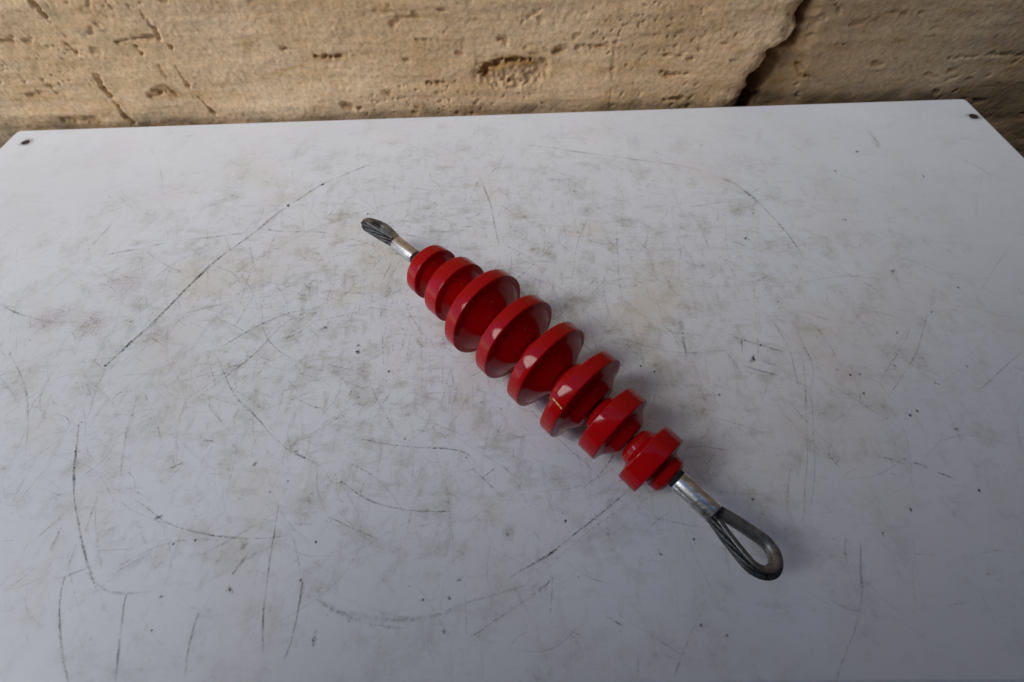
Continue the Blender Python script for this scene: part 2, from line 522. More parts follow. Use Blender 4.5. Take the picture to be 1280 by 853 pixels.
# courses above and below the blocks in view
def plain_stone(lo, hi, seed):
    bm = box_bm(lo, hi)
    bmesh.ops.subdivide_edges(bm, edges=list(bm.edges), cuts=7, use_grid_fill=True)
    rnd = random.Random(seed)
    for v in bm.verts:
        v.co += Vector((rnd.uniform(-1, 1), rnd.uniform(-1, 1), rnd.uniform(-1, 1))) * 0.003
    return bm_obj('stone', bm, M_STONE, wall)
for i, (a0, a1) in enumerate([(-2.6, -1.056), (1.056, 2.6)]):
    plain_stone((a0, 0.012, -0.06), (a1, 0.30, 0.21), 10 + i)
zc = 0.222
rw = 0
while zc < 2.1:
    a = -2.6 + (rw % 2) * 0.45
    prev = -2.6
    while prev < 2.6:
        nx = min(2.6, a + 0.9)
        if nx - prev > 0.1:
            plain_stone((prev, 0.010, zc), (nx - 0.008, 0.30, zc + 0.26), rw * 17 + int(prev * 10) + 40)
        prev = nx
        a = nx
    zc += 0.27
    rw += 1
plain_stone((-2.6, 0.03, -0.82), (2.6, 0.33, -0.305), 90)
plain_stone((-2.6, 0.022, -0.30), (0.255, 0.30, -0.034), 91)
plain_stone((-1.05, 0.10, -0.28), (1.05, 0.30, 0.215), 92)        # the wall's core behind the crack

# ------------------------------------------------------------------ work table with its white board
bc = tb((XL + XR) / 2, (YB + YF) / 2, 0)
table = empty('work_table', (bc.x, bc.y, -0.79), YAW)
tag(table, 'table topped with a scratched white plastic board under the red discs', 'table')
BW, BD = (XR - XL) * U, (YB - YF) * U
def rounded_rect(wd, dp, r, n=8):
    pts = []
    for cx, cy, a0 in ((1, 1, 0), (-1, 1, 90), (-1, -1, 180), (1, -1, 270)):
        for k in range(n + 1):
            a = R(a0 + 90 * k / n)
            pts.append((cx * (wd / 2 - r) + r * math.cos(a), cy * (dp / 2 - r) + r * math.sin(a)))
    return pts
def board_mesh():
    rings = [(0.0, 0.0025), (-0.0007, 0.0008), (-0.0025, 0.0), (-0.018, 0.0), (-0.020, 0.002)]
    verts, faces = [], []
    n = None
    for z, ins in rings:
        pts = rounded_rect(BW - 2 * ins, BD - 2 * ins, 0.006 - ins * 0.5)
        n = len(pts)
        verts += [(x, y, z) for x, y in pts]
    for k in range(len(rings) - 1):
        for i in range(n):
            j = (i + 1) % n
            faces.append((k * n + i, (k + 1) * n + i, (k + 1) * n + j, k * n + j))
    faces.append(tuple(range(n)))
    faces.append(tuple(reversed(range((len(rings) - 1) * n, len(rings) * n))))
    return verts, faces
bv, bf = board_mesh()
board = mesh_obj('tabletop', bv, bf, M_BOARD, table)
board.location = (0, 0, 0.79)
def loc_on_board(p):                             # world -> tabletop frame
    a, b = inv_tb(p)
    a0, b0 = inv_tb(bc)
    return a - a0, b - b0
# frame under the board
fr = box_bm((-BW / 2 + 0.05, -BD / 2 + 0.05, 0.71), (BW / 2 - 0.05, BD / 2 - 0.05, 0.769))
bm_obj('apron', fr, M_FRAME, table)
for sx in (-1, 1):
    for sy in (-1, 1):
        cx, cy = sx * (BW / 2 - 0.09), sy * (BD / 2 - 0.09)
        lb = box_bm((cx - 0.02, cy - 0.02, -0.008), (cx + 0.02, cy + 0.02, 0.709))
        bmesh.ops.bevel(lb, geom=list(lb.edges), offset=0.003, segments=1, affect='EDGES')
        bm_obj('leg', lb, M_FRAME, table)
# screws in the back corners
def screw(px, py, r):
    x, y = loc_on_board(on_board(px, py))
    prof = [(0.0, 0.0002), (r * 0.55, 0.00045), (r * 0.92, 0.0004), (r, 0.0001), (r, -0.001)]
    n = 20
    verts, faces = [(0, 0, prof[0][1])], []
    for rr, z in prof[1:]:
        verts += [(rr * math.cos(2 * math.pi * k / n), rr * math.sin(2 * math.pi * k / n), z) for k in range(n)]
    for k in range(n):
        faces.append((0, 1 + k, 1 + (k + 1) % n))
    for q in range(len(prof) - 2):
        for k in range(n):
            faces.append((1 + q * n + k, 1 + (q + 1) * n + k, 1 + (q + 1) * n + (k + 1) % n, 1 + q * n + (k + 1) % n))
    s = mesh_obj('screw', verts, faces, M_SCREW, table)
    s.location = (x, y, 0.79)
screw(32, 178.4, 0.0050)
screw(1217, 145.8, 0.0052)

# ------------------------------------------------------------------ scratches and spots on the board
rng = random.Random(5)
MV, MF, MC = [], [], []
layer = [0]
def strip(pts, wd, alpha, color, jit=0.0004, fade=0.15, seed=None):
    """pts: tabletop-frame points (metres); a soft-edged dirty groove following them"""
    rs = random.Random(seed if seed is not None else rng.random())
    P = [Vector((p[0], p[1], 0)) for p in pts]
    if len(P) == 2:
        P = [P[0], (P[0] + P[1]) / 2 + Vector((rs.gauss(0, 1), rs.gauss(0, 1), 0)) * (P[1] - P[0]).length * 0.012, P[1]]
    ext = [2 * P[0] - P[1]] + P + [2 * P[-1] - P[-2]]
    pl = []
    for i in range(1, len(ext) - 2):
        p0, p1, p2, p3 = ext[i - 1:i + 3]
        n = max(2, int((p2 - p1).length / 0.003))
        for k in range(n):
            t = k / n
            pl.append(0.5 * ((2 * p1) + (p2 - p0) * t + (2 * p0 - 5 * p1 + 4 * p2 - p3) * t * t + (3 * p1 - p0 - 3 * p2 + p3) * t ** 3))
    pl.append(P[-1])
    n = len(pl)
    layer[0] = (layer[0] + 1) % 40
    z = 0.00012 + layer[0] * 0.000004
    ph = [rs.uniform(0, 6.28) for _ in range(4)]
    base = len(MV)
    for i, p in enumerate(pl):
        tg = (pl[min(i + 1, n - 1)] - pl[max(i - 1, 0)])
        tg = tg.normalized() if tg.length > 1e-9 else Vector((1, 0, 0))
        nr = Vector((-tg.y, tg.x, 0))
        u = i / max(1, n - 1)
        f = min(1, u / fade, (1 - u) / fade) if fade > 0 else 1
        mod = 0.62 + 0.28 * math.sin(i * 0.55 + ph[0]) * math.sin(i * 0.17 + ph[1]) + rs.uniform(-0.22, 0.22)
        c = p + nr * (jit * (math.sin(i * 0.31 + ph[2]) + rs.uniform(-0.5, 0.5)))
        ww = wd * (0.65 + 0.35 * f) * (0.95 + 0.3 * math.sin(i * 0.23 + ph[3]) + rs.uniform(-0.3, 0.45))
        for sgn, al in ((-1, 0), (0, 1), (1, 0)):
            q = c + nr * sgn * ww
            MV.append((q.x, q.y, z))
            MC.append((*color, max(0, min(1, alpha * f * mod)) * al))
    for i in range(n - 1):
        k = base + 3 * i
        MF.append((k, k + 3, k + 4, k + 1))
        MF.append((k + 1, k + 4, k + 5, k + 2))

def spot0(x, y, r, alpha, color, elong=1.0, ang=0.0, hard=0.5):
    n = 12
    layer[0] = (layer[0] + 1) % 40
    z = 0.00012 + layer[0] * 0.000004
    base = len(MV)
    MV.append((x, y, z)); MC.append((*color, alpha))
    ca, sa = math.cos(ang), math.sin(ang)
    for ring, al in ((hard, alpha), (1.0, 0.0)):
        for k in range(n):
            a = 2 * math.pi * k / n
            rr = r * ring * rng.uniform(0.75, 1.25)
            ux, uy = rr * math.cos(a) * elong, rr * math.sin(a)
            MV.append((x + ux * ca - uy * sa, y + ux * sa + uy * ca, z))
            MC.append((*color, al))
    for k in range(n):
        j = (k + 1) % n
        MF.append((base, base + 1 + k, base + 1 + j))
        MF.append((base + 1 + k, base + 1 + n + k, base + 1 + n + j, base + 1 + j))

def spot(x, y, r, alpha, color, elong=1.0, ang=0.0, hard=0.5):
    if r < 0.0016 or hard < 0.3:
        return spot0(x, y, r, alpha, color, elong, ang, hard)
    for k in range(9):                           # a smear of small flecks rather than one clean dot
        q = abs(rng.gauss(0, 0.5)) * r
        b = rng.uniform(0, 6.28)
        ux, uy = q * math.cos(b) * elong, q * math.sin(b)
        spot0(x + ux * math.cos(ang) - uy * math.sin(ang), y + ux * math.sin(ang) + uy * math.cos(ang), r * rng.uniform(0.2, 0.55), alpha * rng.uniform(0.4, 1.0), color, rng.uniform(1, 1.8), rng.uniform(0, 3.14), 0.35)

def B(px, py):
    return loc_on_board(on_board(px, py))
def mppx(px, py):                                # metres per photograph pixel across the board there
    return (on_board(px + 1, py) - on_board(px, py)).length

DK, OL, BR, GY = (0.035, 0.032, 0.026), (0.10, 0.082, 0.045), (0.16, 0.11, 0.06), (0.13, 0.125, 0.115)
LINES = [   # photograph points, half width in pixels, strength, colour
    ([(132, 457), (160, 432), (209, 386), (240, 354), (265, 330), (300, 304), (325, 285), (345, 269), (361, 257)], 2.0, 1.0, OL),
    ([(361, 257), (403, 231), (430, 219), (470, 203)], 1.4, 0.7, OL),
    ([(131, 458), (145, 446), (168, 425)], 1.6, 1.0, DK), ([(205, 390), (228, 366), (262, 334)], 1.6, 0.9, DK),
    ([(133, 319), (170, 312), (209, 303)], 1.4, 0.65, OL), ([(234, 300), (270, 296), (306, 292)], 1.2, 0.75, OL),
    ([(333, 288), (356, 289)], 1.3, 0.8, DK), ([(356, 289), (415, 292)], 1.0, 0.4, GY),
    ([(0, 381), (33, 396), (68, 404)], 1.3, 0.7, GY), ([(269, 439), (312, 413), (361, 392), (410, 383)], 1.2, 0.7, OL),
    ([(240, 503), (254, 493), (304, 454), (328, 433), (357, 404), (394, 384)], 1.2, 0.7, OL),
    ([(269, 441), (279, 465), (296, 497), (319, 521), (359, 561), (407, 585)], 1.2, 0.7, OL),
    ([(103, 320), (140, 281)], 1.2, 0.45, GY), ([(10, 435), (29, 478), (35, 499)], 1.2, 0.45, OL),
    ([(355, 424), (380, 413)], 1.2, 0.7, GY), ([(401, 411.5), (410, 409.5)], 1.8, 1.0, (0.02, 0.02, 0.02)),
    ([(181, 314), (205, 330), (230, 343)], 1.5, 0.35, BR),
    ([(101, 521), (94, 567), (93, 620), (101, 672), (122, 742)], 1.5, 0.85, OL), ([(96, 560), (93, 590), (93, 612)], 1.6, 0.8, DK),
    ([(97, 677), (77, 738), (74, 782), (79, 821), (87, 856)], 1.5, 0.75, OL),
    ([(160, 734), (151, 782), (145, 856)], 1.6, 0.85, OL), ([(251, 760), (236, 808), (229, 856)], 1.3, 0.7, OL),
    ([(350, 624), (343, 668), (335, 712), (330, 764), (329, 822)], 1.4, 0.7, OL), ([(381, 716), (372, 764), (363, 804), (352, 833)], 1.4, 0.75, OL),
    ([(164, 622), (206, 651), (245, 666), (284, 672), (341, 672), (370, 667)], 1.2, 0.65, GY),
    ([(287, 723), (300, 706), (313, 690)], 2.6, 0.5, BR), ([(300, 688), (310, 675)], 4.0, 0.5, BR),
    ([(209, 588), (232, 578)], 1.5, 0.7, GY), ([(131, 665), (145, 659)], 1.8, 0.8, GY), ([(190, 650), (205, 645)], 1.6, 0.8, DK),
    ([(63, 690), (71, 672), (79, 655)], 2.2, 0.65, GY), ([(28, 688), (81, 642)], 1.0, 0.5, OL), ([(105, 668), (131, 602)], 1.0, 0.45, OL),
    ([(177, 482), (157, 546), (150, 620)], 1.2, 0.4, OL), ([(33, 484), (35, 532), (33, 570)], 1.2, 0.45, OL),
    ([(376, 550), (437, 515)], 1.2, 0.6, GY), ([(109, 524), (122, 482)], 1.5, 0.6, GY), ([(181, 489), (203, 556)], 1.0, 0.5, OL),
    ([(120, 689), (170, 687)], 1.0, 0.5, GY), ([(0, 676), (20, 675)], 1.0, 0.6, GY),
    ([(425, 601), (454, 622), (491, 634), (528, 640), (568, 640)], 1.1, 0.85, GY),
    ([(441, 546), (483, 556), (524, 559), (557, 561), (582, 567), (592, 577), (595, 582)], 1.1, 0.9, GY),
    ([(632, 727), (665, 705), (690, 690), (719, 668), (748, 645), (772, 624), (789, 608)], 1.4, 0.95, DK),
    ([(410, 645), (445, 663), (474, 676)], 1.1, 0.7, GY), ([(400, 757), (441, 769), (503, 774), (541, 771), (582, 759)], 3.5, 0.40, GY),
    ([(390, 745), (441, 775), (511, 786)], 2.5, 0.35, GY), ([(541, 771), (600, 748), (665, 730)], 2.5, 0.35, GY),
    ([(582, 800), (607, 785), (665, 744), (698, 717)], 1.8, 0.5, GY), ([(708, 786), (727, 795)], 1.5, 0.8, DK), ([(756, 769), (779, 783)], 1.2, 0.8, DK),
    ([(798, 814), (798, 850)], 1.0, 0.5, GY), ([(599, 601), (610, 591), (619, 585)], 1.0, 0.8, GY), ([(400, 531), (450, 502)], 1.0, 0.5, GY),
    ([(659, 508), (690, 541), (722, 570), (747, 595), (750, 610)], 1.0, 0.6, GY), ([(582, 723), (583, 802)], 1.0, 0.5, GY), ([(690, 715), (688, 769)], 1.0, 0.4, GY),
    ([(1101, 571), (1117, 575)], 1.5, 0.9, DK), ([(1117, 576), (1136, 583)], 1.2, 0.6, DK), ([(1141, 578.5), (1150, 582), (1160, 586)], 2.6, 1.0, (0.012, 0.012, 0.014)),
    ([(1170, 590.5), (1182, 595), (1195, 600)], 2.3, 1.0, (0.012, 0.012, 0.014)), ([(1128, 574), (1134, 576)], 1.8, 0.9, DK),
    ([(1076, 674), (1076, 707), (1077, 744), (1068, 786), (1055, 823), (1044, 856)], 1.6, 0.55, GY),
    ([(854, 560), (881, 558), (910, 564)], 1.2, 0.7, OL), ([(1003, 440), (1008, 520), (1008, 583), (1003, 666)], 1.1, 0.5, GY),
    ([(1012, 480), (1018, 560), (1014, 640)], 1.0, 0.4, GY), ([(1022, 554), (1055, 591)], 1.0, 0.5, OL), ([(985, 500), (1010, 530), (1040, 560)], 1.0, 0.45, OL),
    ([(1113, 693), (1171, 694)], 0.9, 0.5, GY), ([(842, 848), (869, 777)], 1.2, 0.5, GY), ([(873, 779), (900, 790)], 1.2, 0.4, GY),
    ([(642, 179), (687, 185), (749, 194), (835, 205), (865, 211), (893, 220)], 1.5, 0.55, GY),
    ([(893, 220), (920, 231), (947, 253), (967, 273), (984, 292), (996, 310), (1004, 318)], 1.8, 0.72, GY),
    ([(861, 259), (902, 253)], 1.2, 0.75, GY), ([(901, 298), (935, 308)], 1.4, 0.5, GY), ([(914, 420), (951, 432), (984, 442)], 1.2, 0.85, DK),
    ([(928, 457), (950, 464), (975, 470)], 1.5, 0.95, DK), ([(975, 470), (1021, 487)], 1.0, 0.6, GY), ([(950, 451), (973, 459)], 1.8, 0.8, DK),
    ([(927, 423), (928, 443)], 1.3, 0.6, GY), ([(947, 421), (947, 445)], 1.3, 0.6, GY),
    ([(961, 396), (975, 417), (988, 441), (1000, 491)], 1.4, 0.55, OL), ([(996, 413), (1014, 452)], 1.8, 0.5, BR),
    ([(1160, 388), (1152, 421), (1136, 458), (1111, 495)], 1.0, 0.55, GY), ([(1146, 396), (1120, 445), (1094, 487)], 1.0, 0.4, GY),
    ([(1280, 439), (1250, 464), (1222, 490)], 1.0, 0.6, GY), ([(851, 400), (854, 420), (857, 446)], 3.0, 0.55, BR),
    ([(1179, 388), (1197, 389), (1211, 398)], 1.2, 0.5, OL), ([(1083, 160), (1092, 172), (1099, 187)], 5.0, 0.35, GY),
    ([(600, 221), (609, 244), (617, 273), (624, 312)], 1.3, 0.7, OL), ([(587, 251), (599, 224)], 1.2, 0.45, OL),
    ([(581, 271), (607, 287)], 1.3, 0.5, GY), ([(753, 292), (767, 308)], 1.3, 0.5, GY), ([(576, 465), (601, 443)], 1.1, 0.8, GY),
    ([(1177, 500), (1196, 538), (1203, 556)], 1.6, 0.35, BR), ([(1199, 500), (1220, 528), (1250, 545)], 2.5, 0.25, BR),
    ([(1060, 345), (1092, 360), (1115, 385)], 2.0, 0.3, BR), ([(840, 320), (880, 335)], 1.6, 0.35, GY), ([(1040, 340), (1080, 345)], 1.4, 0.35, GY),
    ([(1100, 285), (1150, 300), (1210, 305)], 1.6, 0.22, GY), ([(1180, 192), (1215, 205), (1240, 222)], 2.0, 0.25, GY),
    ([(1215, 750), (1180, 760)], 1.2, 0.25, GY), ([(1125, 775), (1160, 800)], 1.0, 0.35, GY),
]
for pts, hw, al, c in LINES:
    mx, my = pts[len(pts) // 2]
    strip([B(*p) for p in pts], 1.05 * hw * mppx(mx, my), min(1.0, 1.0 * al), c, 0.00035, 0.10)
SPOTS = [(447, 440, 4.0, .85, DK), (448, 432, 2.2, .7, DK), (486, 465, 1.8, .9, DK), (801, 458, 1.8, .9, DK), (818, 465, 1.8, .9, DK), (940, 449, 5.0, .95, (0.02, 0.018, 0.024)),
         (932, 298, 2.6, .9, (0.01, 0.07, 0.06)), (1056, 275, 3.0, .7, GY), (1198, 360, 2.6, .9, DK), (1224, 613, 3.4, 1., (0.012, 0.012, 0.014)), (1138, 519, 2.4, .9, DK), (1146, 514, 2.4, .8, DK),
         (707, 652, 2.2, 1., DK), (636, 666, 9.0, .35, BR), (561, 748, 3.0, .7, DK), (574, 725, 2.0, .9, DK), (529, 750, 1.8, .8, DK), (555, 790, 2.2, .7, DK), (940, 624, 3.2, .7, DK), (951, 432, 2.2, .7, DK),
         (361, 257, 3.2, .8, DK), (403, 231, 2.8, .8, DK), (132, 457, 3.0, .8, DK), (460, 268, 1.8, .6, DK), (318, 581, 2.4, .7, GY), (217, 680, 1.6, .9, DK), (244, 676, 1.6, .9, DK), (395, 678, 1.8, .9, DK),
         (376, 726, 2.0, .9, DK), (190, 788, 1.6, .8, DK), (202, 746, 2.2, .6, GY), (392, 800, 5.0, .5, GY), (287, 738, 5.0, .45, GY), (360, 602, 1.6, .9, DK), (371, 564, 1.8, .8, DK), (427, 603, 1.8, .7, DK),
         (867, 674, 2.0, .8, DK), (826, 693, 3.5, .5, GY), (1138, 637, 2.0, .8, DK), (1104, 668, 4.0, .4, GY), (1235, 718, 2.4, .6, GY), (1195, 537, 4.0, .5, BR), (909, 794, 2.2, .7, GY), (876, 782, 2.6, .6, GY),
         (1071, 190, 3.5, .4, GY), (1044, 214, 3.0, .35, GY), (1154, 221, 3.0, .4, GY), (877, 182, 2.0, .5, GY), (1208, 458, 2.2, .7, DK), (1170, 480, 2.6, .6, GY), (1075, 468, 2.6, .8, DK), (1063, 469, 2.0, .8, DK),
         (1046, 462, 2.2, .7, DK), (1080, 492, 2.6, .7, DK), (899, 494, 3.0, .7, OL), (1121, 416, 3.0, .6, BR), (1115, 339, 4.0, .5, BR), (998, 360, 8.0, .25, (0.28, 0.2, 0.08)), (922, 265, 11.0, .22, (0.3, 0.24, 0.14)),
         (1043, 570, 14.0, .22, (0.34, 0.29, 0.16)), (367, 553, 13.0, .28, (0.36, 0.26, 0.10)), (95, 585, 16.0, .22, (0.38, 0.24, 0.10)), (115, 405, 26.0, .26, (0.34, 0.19, 0.12)), (160, 355, 34.0, .20, (0.40, 0.24, 0.22)),
         (60, 400, 24.0, .18, (0.40, 0.22, 0.20)), (330, 445, 18.0, .14, (0.34, 0.22, 0.12)), (140, 590, 18.0, .14, (0.40, 0.28, 0.14)), (28, 625, 14.0, .16, (0.36, 0.28, 0.13)), (430, 640, 8.0, .2, (0.3, 0.24, 0.14))]
for px, py in ((32, 178.4), (1217, 145.8)):           # rusty halo round the screws
    x, y = B(px, py)
    spot0(x, y, 0.0092, 0.55, (0.17, 0.10, 0.05), 1.1, 0.3, 0.55)
for px, py, r, al, c in SPOTS:
    x, y = B(px, py)
    m = mppx(px, py)
    spot(x, y, r * m, al, c, rng.uniform(1.0, 1.5), rng.uniform(0, 3.14), 0.5 if r < 8 else 0.15)
# countless faint hairline scratches and flecks, densest in the worn middle
for k in range(2700):
    cx, cy = rng.gauss(-0.05, 0.29), rng.gauss(-0.04, 0.165)
    if abs(cx) > BW / 2 - 0.02 or abs(cy) > BD / 2 - 0.02:
        continue
    far = math.hypot(cx / 0.5, cy / 0.26)
    a = rng.choice([rng.gauss(0.7, 0.35), rng.gauss(1.9, 0.4), rng.uniform(0, 3.14), rng.gauss(2.7, 0.3)])
    L = rng.choice([0.008, 0.015, 0.03, 0.05, 0.09]) * rng.uniform(0.5, 1.4)
    bend = rng.gauss(0, 0.09) * L
    dx, dy = math.cos(a) * L / 2, math.sin(a) * L / 2
    pts = [(cx - dx, cy - dy), (cx - dy / L * bend * 2, cy + dx / L * bend * 2), (cx + dx, cy + dy)]
    if any(abs(p[0]) > BW / 2 - 0.01 or abs(p[1]) > BD / 2 - 0.01 for p in pts):
        continue
    strip(pts, rng.uniform(0.0003, 0.0008), rng.uniform(0.18, 0.70) * max(0.30, 1 - 0.45 * far), rng.choice([GY, GY, OL, OL, OL, BR, (0.85, 0.86, 0.88)]), 0.0003, 0.25)
for k in range(420):
    cx, cy = rng.gauss(-0.02, 0.28), rng.gauss(-0.02, 0.16)
    if abs(cx) > BW / 2 - 0.02 or abs(cy) > BD / 2 - 0.02:
        continue
    spot(cx, cy, rng.choice([0.0003, 0.0004, 0.0005, 0.0008]) * rng.uniform(0.7, 1.3), rng.uniform(0.2, 0.75), rng.choice([DK, GY, OL]), rng.uniform(1, 2.2), rng.uniform(0, 3.14))
acx, acy = B(590, 500)
rng.seed(23)
for k in range(46):                              # arcs left by things turned on the board
    rr, a0, da = rng.uniform(0.10, 0.34), rng.uniform(0, 6.28), rng.uniform(0.25, 1.1)
    ox, oy = rng.gauss(0, 0.02), rng.gauss(0, 0.02)
    pts = [(acx + ox + rr * math.cos(a0 + da * q / 6), acy + oy + 0.85 * rr * math.sin(a0 + da * q / 6)) for q in range(7)]
    if any(abs(p[0]) > BW / 2 - 0.01 or abs(p[1]) > BD / 2 - 0.01 for p in pts):
        continue
    strip(pts, rng.choice([0.0005, 0.0006, 0.0009, 0.0025]), rng.uniform(0.08, 0.26), rng.choice([GY, OL, OL]), 0.0006, 0.35)
for k in range(240):                             # soft rubbed-in smudges
    cx, cy = rng.gauss(-0.04, 0.22), rng.gauss(-0.01, 0.13)
    if abs(cx) > BW / 2 - 0.05 or abs(cy) > BD / 2 - 0.05:
        continue
    a = rng.choice([0.8, 2.3, 1.4]) + rng.gauss(0, 0.3)
    L = rng.uniform(0.006, 0.03)
    strip([(cx - math.cos(a) * L, cy - math.sin(a) * L), (cx, cy), (cx + math.cos(a) * L, cy + math.sin(a) * L)], rng.uniform(0.0015, 0.005), rng.uniform(0.05, 0.20), rng.choice([GY, OL, (0.2, 0.18, 0.13)]), 0.001, 0.4)
me = bpy.data.meshes.new('scratches')
me.from_pydata(MV, [], MF)
ca = me.color_attributes.new('mark', 'FLOAT_COLOR', 'POINT')
ca.data.foreach_set('color', np.array(MC, np.float32).ravel())
me.materials.append(M_MARK)
scr = bpy.data.objects.new('scratches', me)
col.objects.link(scr)
scr.parent = table
scr.location = (0, 0, 0.79)
tag(scr, kind='stuff')

# ------------------------------------------------------------------ the red disc mandrel on its wire rope
AX = dict(cx=0.03802, cy=0.55283, th=0.85183, bend=-0.05785, zb=-0.05672, zt=-0.00482, z0=0.11177)
T = [-0.3505, -0.2555, -0.1499, -0.0430, 0.0599, 0.1625, 0.2526, 0.3524]
TM = sum(T) / 8
RAD = [0.0712, 0.0832, 0.1110, 0.1098, 0.1089, 0.1092, 0.0823, 0.0706]
WID = [0.0422, 0.0422, 0.0335, 0.0335, 0.0335, 0.0335, 0.0422, 0.0422]
AU = Vector((math.cos(AX['th']), -math.sin(AX['th']), 0))
AV = Vector((math.sin(AX['th']), math.cos(AX['th']), 0))
def axis_pt(t):
    s = t - TM
    lift = 0.13 * max(0, abs(s) - 0.36)          # the stiff rope ends do not sag
    p = Vector((AX['cx'], AX['cy'], 0)) + AU * s + AV * (AX['bend'] * s * s)
    p.z = AX['z0'] + AX['zt'] * s + AX['zb'] * s * s + (lift + (0.010 if s > 0.36 else 0.004 if s < -0.36 else 0))
    return p
def axis_frame(t):
    d = (axis_pt(t + 0.002) - axis_pt(t - 0.002)).normalized() if abs(abs(t - TM) - 0.36) > 0.003 else AU.copy()
    return axis_pt(t), d

root_p = axis_pt(TM)
root = empty('pulling_mandrel', (root_p.x * U, root_p.y * U, 0))
tag(root, 'eight glossy red discs strung on a looped steel wire rope on the white tabletop', 'pulling mandrel')
ROOT = Vector(root.location)

def frame_matrix(t):
    p, d = axis_frame(t)
    zc = d
    xc = Vector((0, 0, 1)).cross(zc).normalized()
    yc = zc.cross(xc)
    m = Matrix((xc, yc, zc)).transposed().to_4x4()
    return Matrix.Translation(p * U - ROOT) @ m

def lathe(name, prof, mat, t, n=96, wob=0.0, seed=0):
    """prof: (along, radius) in metres, turned round the local z axis that follows the rope"""
    rs = random.Random(seed)
    ph = rs.uniform(0, 6.28)
    verts, faces = [], []
    for z, r in prof:
        for k in range(n):
            a = 2 * math.pi * k / n
            rr = r * (1 + wob * math.sin(3 * a + ph) + wob * 0.6 * math.sin(7 * a + 2 * ph))
            verts.append((rr * math.cos(a), rr * math.sin(a), z))
    for i in range(len(prof) - 1):
        for k in range(n):
            j = (k + 1) % n
            faces.append((i * n + k, i * n + j, (i + 1) * n + j, (i + 1) * n + k))
    faces.append(tuple(reversed(range(n))))
    faces.append(tuple(range((len(prof) - 1) * n, len(prof) * n)))
    o = mesh_obj(name, verts, faces, mat, root, True)
    o.matrix_local = frame_matrix(t)
    return o

def fillet(pts, rad, n=4):
    """round the corners of an open profile"""
    out = [pts[0]]
    for i in range(1, len(pts) - 1):
        p0, p1, p2 = (Vector(pts[i + k]) for k in (-1, 0, 1))
        r = rad[i] if isinstance(rad, list) else rad
        a, b = (p0 - p1), (p2 - p1)
        la = min(r, a.length * 0.45); lb = min(r, b.length * 0.45)
        q0, q1 = p1 + a.normalized() * la, p1 + b.normalized() * lb
        for k in range(n + 1):
            u = k / n
            q = (1 - u) ** 2 * q0 + 2 * u * (1 - u) * p1 + u * u * q1
            out.append((q.x, q.y))
    out.append(pts[-1])
    return out

for i in range(8):
    Rr, Wd = RAD[i] * U, WID[i] * U
    hw = Wd / 2
    left = (T[i] - T[i - 1]) / 2 * U if i else 0.020
    right = (T[i + 1] - T[i]) / 2 * U if i < 7 else 0.0188
    big = 2 <= i <= 5
    hub = (0.44 if 2 <= i <= 4 else 0.56 if i == 7 else 0.50) * Rr
    step = lambda ext: [(hw, Rr), (hw + 0.0010, Rr * 0.72), (hw + 0.0024, hub * 1.05), (ext - 0.0030, hub), (ext - 0.0004, hub * 0.72), (ext - 0.0004, 0.002)]
    cone = lambda ext: [(hw, Rr), (hw + 0.0007, Rr * (0.86 if big else 0.80)), (ext - 0.0012, hub * 0.90), (ext - 0.0004, hub * 0.70), (ext - 0.0004, 0.002)]
    full = lambda ext: [(hw, Rr), (hw + 0.0008, Rr * 0.85), (hw + 0.0020, Rr * 0.74), (ext - 0.0012, hub * 1.0), (ext - 0.0004, hub * 0.85), (ext - 0.0004, 0.002)]
    rgt = step(right) if i == 7 else full(right) if i in (5, 6) else cone(right)
    lft = [(-z, r) for z, r in step(left)][::-1]
    if i == 0:
        lft = [(-0.0190, 0.002), (-0.0190, 0.0077), (-hw - 0.0035, Rr * 0.62), (-hw * 0.60, Rr * 0.985)]
    prof = fillet(lft + rgt, 0.0011)
    dsc = lathe('disc', prof, M_RED, T[i], 112, 0.0012, i)
    if i == 5:                                   # a warm reflected glint, painted as a thin patch on this rim
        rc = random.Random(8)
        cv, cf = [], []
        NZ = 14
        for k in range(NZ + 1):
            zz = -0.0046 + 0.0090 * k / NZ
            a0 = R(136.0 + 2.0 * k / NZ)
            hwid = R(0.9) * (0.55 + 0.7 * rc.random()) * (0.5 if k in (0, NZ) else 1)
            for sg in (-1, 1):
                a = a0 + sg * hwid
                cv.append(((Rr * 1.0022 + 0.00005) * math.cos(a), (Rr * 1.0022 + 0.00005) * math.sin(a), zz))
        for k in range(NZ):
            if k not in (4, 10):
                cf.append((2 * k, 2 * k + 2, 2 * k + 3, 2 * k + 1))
        ch = mesh_obj('painted_glint', cv, cf, M_GLINT, None)
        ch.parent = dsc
        ch['label'] = 'painted orange glint on the rim'


# wire rope core through the discs
def frames_along(pts):
    out = []
    up = Vector((0, 0, 1))
    for i, p in enumerate(pts):
        tg = (pts[min(i + 1, len(pts) - 1)] - pts[max(0, i - 1)]).normalized()
        s = tg.cross(up).normalized()
        up = s.cross(tg).normalized()
        out.append((p, tg, s, up))
    return out
def sweep(pts_frames, section, closed_section=True, verts=None, faces=None):
    verts = [] if verts is None else verts
    faces = [] if faces is None else faces
    m = len(section(0.0, 0))
    base = len(verts)
    for i, (p, tg, s, u) in enumerate(pts_frames):
        for a, b in section(i / (len(pts_frames) - 1), i):
            verts.append(tuple(p + s * a + u * b))
    for i in range(len(pts_frames) - 1):
        for k in range(m if closed_section else m - 1):
            j = (k + 1) % m
            faces.append((base + i * m + k, base + i * m + j, base + (i + 1) * m + j, base + (i + 1) * m + k))
    if closed_section:
        faces.append(tuple(base + k for k in range(m)))
        faces.append(tuple(base + (len(pts_frames) - 1) * m + k for k in reversed(range(m))))
    return verts, faces
RR = 0.0112 * U                                   # rope radius
